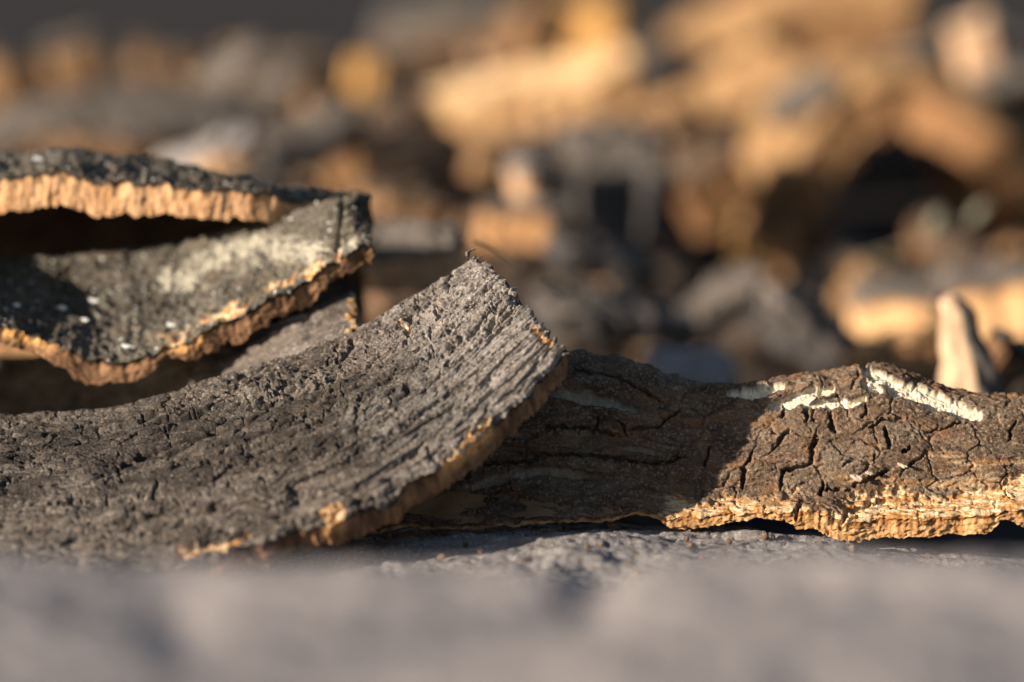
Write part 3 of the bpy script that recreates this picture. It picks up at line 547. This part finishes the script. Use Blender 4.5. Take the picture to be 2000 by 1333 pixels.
def piece(label, px, py, d, L, W, T, rot=(0, 0, 0), bend=0., bark='grey', cork='cream', name='cork_chunk', nu=56, nv=26, rag=.10, bendv=0.):
    """a loose chunk of bark centred on a point behind; L across, W away, T thick, in photo pixels at that depth; rot in degrees"""
    count[0] += 1; sd = 500 + 40 * count[0]
    k = PXM * d; L, W, T = L * k, W * k, T * k
    u, v = np.meshgrid(np.linspace(-.5, .5, nu), np.linspace(.5, -.5, nv))
    th = math.radians(bend); tv = math.radians(bendv)
    if abs(th) > 1e-3: R = L / th; x = R * np.sin(th * u); z = R * (np.cos(th * u) - 1); z = z - (z.min() + z.max()) / 2
    else: x = L * u; z = 0 * u
    y = W * v
    if abs(tv) > 1e-3: Rv = W / tv; y = Rv * np.sin(tv * v); z = z + Rv * (np.cos(tv * v) - 1)
    n1 = fbm(u * 2.3 + sd, v * 2.3, sd, 3); n2 = fbm(u * 2.3, v * 2.3 + sd, sd + 1, 3)
    x = x * (1 - .16 * (2 * v) ** 4); y = y * (1 - .16 * (2 * u) ** 4)
    x = x + rag * W * .6 * n1 * np.abs(2 * u); y = y + rag * L * .45 * n2 * np.abs(2 * v); z = z + .25 * min(T, .3 * min(L, W)) * fbm(u * 1.7 + sd, v * 1.7, sd + 2, 2)
    M = Euler([math.radians(a) for a in rot]).to_matrix(); M = np.array(M)
    P = np.stack([x, y, z + T / 2], -1) @ M.T + at(px, py, d)
    NS = np.stack([np.sin(th * u), np.sin(tv * v), np.cos(th * u) * np.cos(tv * v)], -1) @ M.T
    PX = np.stack([u * 100, v * 100], -1)
    lo = P.reshape(-1, 3); loc = (lo[:, 0].mean(), lo[:, 1].mean(), lo[:, 2].min() - T * .5)
    o = empty(name, loc)
    tag(o, label, 'bark', 'blurred cork pieces in the background')
    def dsp(s, t, a, b, e):
        f1, f2, r, _, _ = wor(s / .022, t / .012, sd + 5)
        return .003 * (r - .5) - .002 * (1 - ss(0, .2, f2 - f1)) + .002 * fbm(s * 60, t * 60, sd + 6, 3), {'expose': 0 * s, 'orange': 0 * s, 'pale': 0 * s}
    slab('p', P, PX, T, dsp, (TB[bark], TC[cork], TI[cork]), 0, 9, .0016, (.003,) * 4, sd, o, loc, rf=.16, layer=.6, jagf=60., lowv=.05, kk=1, rim=.003, NS=NS, inset=0)
    return o
# --- upper middle and right
piece('long bright cream plank, blurred, with deep shadow under it, upper middle', 1040, 190, 2.15, 420, 150, 84, (16, -11, -8), 0, 'cream', 'cream', name='cork_plank')
piece('golden upright cork lump at the top edge, just right of centre', 1150, 40, 2.6, 170, 120, 110, (0, -4, -20), 0, 'brown', 'gold')
piece('orange-brown cork slab leaning beside the golden lump at the top edge', 1050, 70, 2.5, 120, 120, 130, (8, 20, 10), 0, 'brown', 'brown')
piece('wide orange cork sheet sloping up to the right along the top edge', 1560, 50, 2.5, 520, 200, 110, (24, -17, -6), 15, 'tan', 'tan', name='cork_sheet')
piece('broad tan cork sheet propped above the arch, its inner side to the light', 1440, 250, 2.25, 330, 260, 60, (55, -40, -6), 20, 'tan', 'tan', name='cork_sheet')
piece('large cork arch with a dark hollow, right of the picture', 1725, 335, 2.0, 1000, 380, 92, (6, 2, 6), 185, 'tan', 'tan', name='cork_arch', nu=90)
piece('pale grey-green bark piece resting on top of the arch', 1560, 190, 1.93, 150, 80, 20, (50, -30, 0), 10, 'grey', 'peach')
piece('bright peach lump on the crown of the arch', 1800, 190, 1.98, 130, 90, 60, (30, 14, -25), 0, 'peach', 'peach')
piece('upright cream cork stick near the top right corner', 1912, 130, 2.1, 90, 70, 190, (8, -14, -20), 0, 'peach', 'peach')
piece('grey bark slab sloping down the right edge beside the arch', 1975, 270, 2.05, 130, 120, 260, (10, -14, 20), 0, 'grey', 'brown', name='cork_sheet')
piece('added sheet coloured dark as shade, closing the back of the arch', 1740, 360, 2.2, 520, 50, 330, (6, 0, 10), 0, 'dark', 'dark', name='cork_sheet')  # added behind the arch, its dark colour stands for the hollow's shade
piece('brown bark strip standing left of the dark hollow', 1535, 480, 1.75, 56, 60, 120, (0, 12, -10), 0, 'brown', 'brown')
piece('tan cork piece with a ragged end, left of the arch, mid-height', 1385, 360, 1.9, 150, 110, 120, (18, -30, 0), 0, 'brown', 'tan')
piece('brown cork block between the long plank and the arch', 1305, 235, 2.1, 130, 90, 90, (16, -20, -10), 0, 'tan', 'brown')
piece('added sheet coloured dark as shade under the sloping orange sheet, top right', 1770, 125, 2.35, 260, 120, 60, (6, -14, 22), 0, 'dark', 'dark', name='cork_sheet')  # fills a gap, the overhang's shadow is put into its colour
piece('added lump coloured dark as a shaded gap right of the long plank, near the top', 1315, 125, 2.4, 150, 100, 80, (4, 6, 25), 0, 'dark', 'dark')  # added to paint a dark gap between plank and sheets
piece('strip coloured dark as the shadow under the long plank', 1130, 265, 2.0, 240, 90, 40, (0, -8, 22), 0, 'dark', 'dark')  # shadow below the plank painted as a dark-coloured strip
piece('small round golden chip, bright and blurred, right of centre', 1465, 472, 1.75, 58, 40, 50, (0, 10, 0), 0, 'brown', 'gold', nu=24, nv=14)
piece('second small golden chip lying lower right of the first', 1665, 520, 1.7, 46, 40, 40, (0, -20, 0), 0, 'brown', 'gold', nu=24, nv=14)
piece('wide cream-edged cork plank at the right edge behind the stub', 1880, 585, 1.5, 430, 260, 100, (0, -9, -10), 0, 'grey', 'cream', name='cork_plank')
def stub(label, pts, seed):
    """a broken upright chip: rings along a bent centre line (px, py, radius px) at one depth, rough and tapering"""
    d = 1.17; loc = at(pts[0][0], pts[0][1], d); o = empty('cork_stub', tuple(loc)); tag(o, label, 'bark', 'blurred cork pieces in the background')
    C = cr(np.array(pts, float), np.linspace(0, len(pts) - 1, 46)); a = np.linspace(0, 2 * np.pi, 49)[:-1]
    A, I = np.meshgrid(a, np.arange(46)); r = C[:, 2][:, None] * (1 + .22 * fbm(np.cos(A) * 1.3 + seed, np.sin(A) * 1.3 + I * .09, seed, 4) + .10 * np.cos(2 * A + .6))
    c3 = at(C[:, 0], C[:, 1], d); k = PXM * d
    V = c3[:, None] + (r * k)[..., None] * (np.cos(A)[..., None] * np.array([1, 0, 0]) + (.75 * np.sin(A))[..., None] * np.array([0, 1, 0]))
    V = np.concatenate([V.reshape(-1, 3), [c3[-1] + [0, 0, .002]]]); n = 48; F = []
    i_ = np.arange(45)[:, None] * n; j_ = np.arange(n)[None]; q = (j_ + 1) % n
    F = np.stack([i_ + j_, i_ + q, i_ + n + q, i_ + n + j_], -1).reshape(-1, 4)
    cut = (np.cos(A) < .05)                                                  # broken cork face on one side, dark bark on the other
    fc = np.broadcast_to(cut[:-1], (45, n)).reshape(-1)
    mesh_np('cork_face', V, F[fc], TI['peach'], o, {}, True, loc); mesh_np('outer_bark', V, F[~fc], M_barkB, o, {}, True, loc)
    tip = np.array([[45 * n + j, 45 * n + (j + 1) % n, 46 * n] for j in range(n)]); mesh_np('broken_tip', V, tip, TI['peach'], o, {}, True, loc)
stub('upright cream cork stub with a dark bark right side behind the crest', [(1900, 800, 62), (1892, 745, 56), (1886, 695, 46), (1874, 650, 36), (1870, 612, 30), (1862, 588, 22), (1858, 578, 8)], 71)
piece('dark bark chunk leaning on the right of the cream stub', 1950, 715, 1.2, 90, 60, 130, (10, 30, 30), 0, 'dark', 'brown')
piece('grey-brown bark strip sloping down to the right in the shade', 1580, 640, 1.42, 240, 120, 50, (25, 32, -10), 10, 'grey', 'dark')
piece('pinkish grey rounded bark piece peeping over the brown sheet', 1350, 735, 1.3, 190, 120, 60, (40, 4, 0), 40, 'pale', 'brown')
piece('tan cork wedge between stub and brown sheet crest', 1745, 700, 1.36, 190, 100, 90, (10, -28, -10), 0, 'tan', 'tan')
# --- centre
piece('orange-brown cork block behind the tip of the main sheet', 1030, 432, 1.55, 190, 100, 72, (4, 4, 3), 0, 'grey', 'tan')
piece('pale lump standing on the orange-brown block', 1025, 350, 1.62, 62, 60, 80, (0, -14, 20), 0, 'pale', 'peach', nu=24, nv=14)
piece('grey bark piece right of centre with a blue-shaded gap below', 1200, 290, 1.78, 230, 130, 30, (40, 10, 0), 30, 'grey', 'dark')
piece('grey bark strip standing right of the blue-shaded gap', 1275, 385, 1.7, 70, 70, 120, (10, 10, 50), 0, 'grey', 'dark')
piece('block coloured dark as shade, with a flat face, centre', 1185, 395, 1.66, 120, 80, 130, (2, 0, 30), 0, 'dark', 'dark')  # stands where there is blue shade, carried by its dark colour
piece('rounded orange cork chip left of the shaded block', 975, 315, 1.85, 120, 80, 60, (0, 12, 6), 0, 'brown', 'brown')
piece('smaller tan cork chip under the long plank, left end', 900, 330, 1.9, 70, 60, 45, (0, 0, 10), 0, 'brown', 'brown', nu=24, nv=14)
piece('bright-topped orange lump left of the long plank', 770, 285, 1.9, 130, 80, 62, (0, -8, 12), 0, 'grey', 'peach')
piece('orange-brown lump left of the bright-topped one', 660, 315, 1.85, 110, 80, 66, (0, -20, 0), 0, 'brown', 'tan')
piece('pale knobbly bark piece just behind the main sheet, with an orange end', 795, 490, 1.25, 240, 120, 80, (30, -8, -8), 25, 'grey', 'peach')
piece('bark strip coloured dark as shade, lying low behind the block', 1180, 500, 1.5, 230, 120, 40, (14, 20, 25), 0, 'dark', 'dark')  # dark colours here deepen the shade of the centre
piece('sheet coloured dark as shade, lying flat in the hollow of the centre', 1200, 610, 1.42, 330, 200, 40, (8, 10, 25), 15, 'dark', 'dark', name='cork_sheet')  # cast shadows fall short here, so dark colour makes the shade
piece('strip coloured dark as shade, leaning at the right of the hollow', 1400, 590, 1.5, 230, 120, 44, (8, -30, 25), 10, 'dark', 'dark')  # coloured dark as well to keep the hollow looking shaded
piece('brown bark piece tucked behind the corner of the curl', 790, 385, 1.6, 200, 110, 46, (12, 16, 0), 20, 'brown', 'brown')
# --- left
piece('broad pale grey bark sheet sloping across the upper left', 190, 250, 1.9, 640, 330, 46, (10, -5, 6), 30, 'grey', 'brown', name='cork_sheet', nu=80)
piece('grey bark strip slanting up to the right, upper left', 400, 200, 1.95, 340, 110, 40, (30, -42, 4), 10, 'grey', 'brown')
piece('second grey bark strip slanting behind the first, upper left', 470, 215, 2.1, 300, 100, 40, (30, -38, 4), 10, 'grey', 'brown')
piece('pale grey bark slab lying behind the crest of the curl', 400, 310, 1.6, 220, 130, 50, (8, -18, 0), 10, 'pale', 'peach', name='cork_sheet')
piece('peach-coloured cork end showing left of centre near the top', 560, 180, 2.2, 100, 80, 92, (0, -12, 10), 0, 'grey', 'peach')
piece('round golden-brown cork chip alone against the dark top', 718, 140, 2.4, 66, 60, 66, (0, 10, 0), 0, 'brown', 'gold', nu=24, nv=14)
piece('round dark brown chip at the top left', 283, 110, 2.4, 54, 50, 54, (0, 0, 0), 0, 'brown', 'brown', nu=24, nv=14)
piece('small orange chip right of the dark brown one, top left', 358, 122, 2.3, 36, 40, 34, (0, 20, 0), 0, 'brown', 'tan', nu=24, nv=14)
piece('pale grey lump at the top left corner', 145, 112, 2.3, 110, 90, 80, (10, -12, 0), 0, 'grey', 'brown')
piece('brown bark chunk at the left edge near the top', 20, 150, 2.3, 120, 90, 90, (0, 10, 0), 0, 'dark', 'brown')
piece('sheet coloured dark as shade left of the long plank', 600, 265, 1.85, 240, 140, 60, (4, -16, 25), 0, 'dark', 'dark', name='cork_sheet')  # its dark colour paints the shaded band beside the plank
piece('dim grey bark slab at the top, left of the golden lump', 880, 60, 2.7, 300, 200, 60, (16, -10, 0), 10, 'grey', 'brown', name='cork_sheet')

# ------------------------------------------------------------------ scraps that fill the heap
protos = []
for i, (bk, ck) in enumerate((('grey', 'brown'), ('tan', 'brown'), ('brown', 'brown'), ('grey', 'peach'), ('dark', 'brown'), ('brown', 'tan'), ('brown', 'tan'), ('dark', 'dark'))):
    protos.append(piece('small blurred bark scrap lying in the heap among larger pieces', 0, 0, 2.0, random.Random(i).uniform(60, 150), random.Random(i + 9).uniform(50, 90), random.Random(i + 5).uniform(14, 30), (0, 0, 0), (60, 20, 110, 40, 80, 15, 130, 50)[i], bk, ck, name='bark_scrap', nu=30, nv=16))
rs = random.Random(11)
for i in range(84):
    src = protos[i % 8]
    if i < 8: o = src; kids = list(src.children)
    else:
        o = src.copy(); COL.objects.link(o); kids = []
        for ch in src.children: c_ = ch.copy(); COL.objects.link(c_); c_.parent = o
    while True:
        px, py = rs.uniform(480, 2020), rs.uniform(60, 640)
        if py < 250 and px < 950: continue
        if 980 < px < 1640 and py > 410: continue
        if 1480 < px < 1980 and 200 < py < 480: continue
        break
    zz = .03 + .085 * max(0., (480 - py) / 480) + rs.uniform(-.006, .012)
    dd = (CAM_H - zz) / math.tan(PITCH + math.atan((py - 666.5) * PXM)) / CP
    o.location = tuple(at(px, py, dd * .99)); o.rotation_euler = (rs.uniform(-.5, .7), rs.uniform(-.7, .7), rs.uniform(-1.6, 1.6)); k = rs.uniform(1.0, 1.9); o.scale = (k, k, k)
    o['group'] = 'small bark scraps in the background'; o['category'] = 'bark scrap'
# ------------------------------------------------------------------ rubble under the pieces
rg = np.random.RandomState(7); Vs, Fs, tone = [], [], []; nb = 0
for i in range(2600):
    y = rg.uniform(1.2, 2.75); x = rg.uniform(-.75, .75) * (y / 1.9)
    if abs(x - .27) < .16 and 1.8 < y < 2.35: continue
    r = rg.uniform(.005, .016); c = np.array([x, y, float(mound(np.array(x), np.array(y))) + rg.uniform(0, .012)])
    M = np.array(Euler(rg.uniform(-.7, .7, 2).tolist() + [rg.uniform(0, 6.28)]).to_matrix())
    m = 6; a = np.arange(m) * 2 * np.pi / m + rg.uniform(-.3, .3, m); q = rg.uniform(.6, 1.2, m); h = rg.uniform(.12, .4)
    ring = np.stack([q * np.cos(a) * 1.5, q * np.sin(a), 0 * a], -1)
    V = np.concatenate([ring * [1, 1, 1] - [0, 0, h], ring * [.92, .92, 1] + [0, 0, h], [[0, 0, h * 1.15]], [[0, 0, -h]]]) * r
    V[:, 2] += .0
    Vs.append(V @ M.T + c); f = []
    for j in range(m):
        k = (j + 1) % m
        f += [[j, k, m + k], [j, m + k, m + j], [m + j, m + k, 2 * m], [k, j, 2 * m + 1]]
    Fs.append(np.array(f) + nb); nb += len(V); tone.append(np.full(len(V), rg.uniform(0, 1)))
mr, nt, bs = new_mat('rubble')
tn = attr(nt, 'tone'); c = mixc(nt, rmp(nt, tn, .35, .75), (.04, .03, .024), (.11, .085, .068)); c = mixc(nt, rmp(nt, tn, .90, .94), c, (.45, .27, .12)); c = mixc(nt, mth(nt, 'MULTIPLY', rmp(nt, nz(nt, 150, 3), .4, .7), .6), c, (.05, .038, .03))
nt.links.new(c, bs.inputs['Base Color'])
tag(mesh_np('cork_rubble', np.concatenate(Vs), np.concatenate(Fs), mr, None, {'tone': np.concatenate(tone)}, False), 'broken cork crumbs and bark chips covering the ground between the pieces', 'rubble', kind='stuff')

# ------------------------------------------------------------------ crumbs at the foot of the brown sheet
Vs, Fs, nb = [], [], 0
okE = np.argwhere((PXE[..., 1] > 1028) & (PXE[..., 1] < 1120) & (PXE[..., 0] > 500) & (PXE[..., 0] < 1990) & (PE[..., 1] < at(1200, 1060, 1.0)[1]))
for i in range(70):
    a_, b_ = okE[rg.randint(len(okE))]; r = rg.uniform(.0004, .0015) * (1 if rg.rand() < .85 else 1.8); c = PE[a_, b_] + [0, 0, r * .5]
    M = np.array(Euler(rg.uniform(-1, 1, 2).tolist() + [rg.uniform(0, 6.28)]).to_matrix()); m = 6; a = np.arange(m) * 2 * np.pi / m + rg.uniform(-.35, .35, m); q = rg.uniform(.6, 1.3, m)
    ring = np.stack([q * np.cos(a) * 1.4, q * np.sin(a), 0 * a], -1); V = np.concatenate([ring - [0, 0, .5], ring * [.7, .7, 1] + [0, 0, .5], [[.1, .1, .7]], [[0, 0, -.6]]]) * r
    Vs.append(V @ M.T + c); f = []
    for j in range(m):
        k = (j + 1) % m; f += [[j, k, m + k], [j, m + k, m + j], [m + j, m + k, 2 * m], [k, j, 2 * m + 1]]
    Fs.append(np.array(f) + nb); nb += len(V)
tag(mesh_np('bark_crumbs', np.concatenate(Vs), np.concatenate(Fs), M_barkC, None, {}, False), 'tiny bark crumbs strewn over the pale sheet', 'crumbs', kind='stuff')
# ------------------------------------------------------------------ sprig and dry straws
M_leaf = plain_mat('dull_green_leaf', (.16, .155, .115), (.24, .235, .18)); M_straw = plain_mat('dry_straw', (.45, .37, .22), (.60, .50, .32))
def tube(name, pts, r, mat, parent=None, origin=None):
    pts = [np.array(p) for p in pts]; V = []; n = 6; t0 = unit(pts[-1] - pts[0]); q = unit(np.cross(t0, [0, 1, .3])); k = np.cross(t0, q)
    for i, p in enumerate(pts):
        rr = r * (1 - .6 * i / (len(pts) - 1))
        for j in range(n): V.append(p + rr * (math.cos(j * 2 * math.pi / n) * q + math.sin(j * 2 * math.pi / n) * k))
    F = [[i * n + j, i * n + (j + 1) % n, i * n + n + (j + 1) % n, i * n + n + j] for i in range(len(pts) - 1) for j in range(n)]
    return mesh_np(name, V, F, mat, parent, {}, True, origin)
def bez(a, b, c, n=14): return [(1 - t) ** 2 * a + 2 * t * (1 - t) * b + t * t * c for t in np.linspace(0, 1, n)]
loc = at(1640, 520, 1.6); sp = empty('sprig', tuple(loc)); tag(sp, 'thin sprig with two dull green leaves before the dark hollow', 'plant')
tube('stem', bez(at(1640, 520, 1.6), at(1790, 480, 1.6), at(1930, 410, 1.6)), .0011, M_leaf, sp, loc)
def leaf(c, tip, w):
    a, b = at(*c), at(*tip); ax = b - a; q = unit(np.cross(ax, [.2, 1, .4])); nn = unit(np.cross(ax, q)); V = []; n = 9
    for i in range(n):
        t = i / (n - 1); ww = w * math.sin(math.pi * min(.98, .06 + .92 * t)) ; p = a + ax * t + nn * .003 * math.sin(3 * t)
        V += [p - q * ww, p + nn * .0015, p + q * ww, p - nn * .0006]
    F = [[i * 4 + j, i * 4 + (j + 1) % 4, i * 4 + 4 + (j + 1) % 4, i * 4 + 4 + j] for i in range(n - 1) for j in range(4)]
    mesh_np('leaf', V, F, M_leaf, sp, {}, True, loc)
leaf((1815, 462, 1.6), (1838, 408, 1.6), .0048); leaf((1895, 436, 1.6), (1928, 396, 1.6), .0048)
tag(tube('dry_straw', bez(at(930, 470, 1.13), at(980, 490, 1.13), at(1012, 524, 1.13)), .0007, M_straw), 'short dry straw curving behind the tip of the main sheet', 'straw')
tag(tube('dry_straw', bez(at(1060, 548, 1.16), at(1150, 590, 1.16), at(1240, 640, 1.16)), .0006, M_straw), 'thin straight straw slanting down right over the shaded hollow', 'straw')
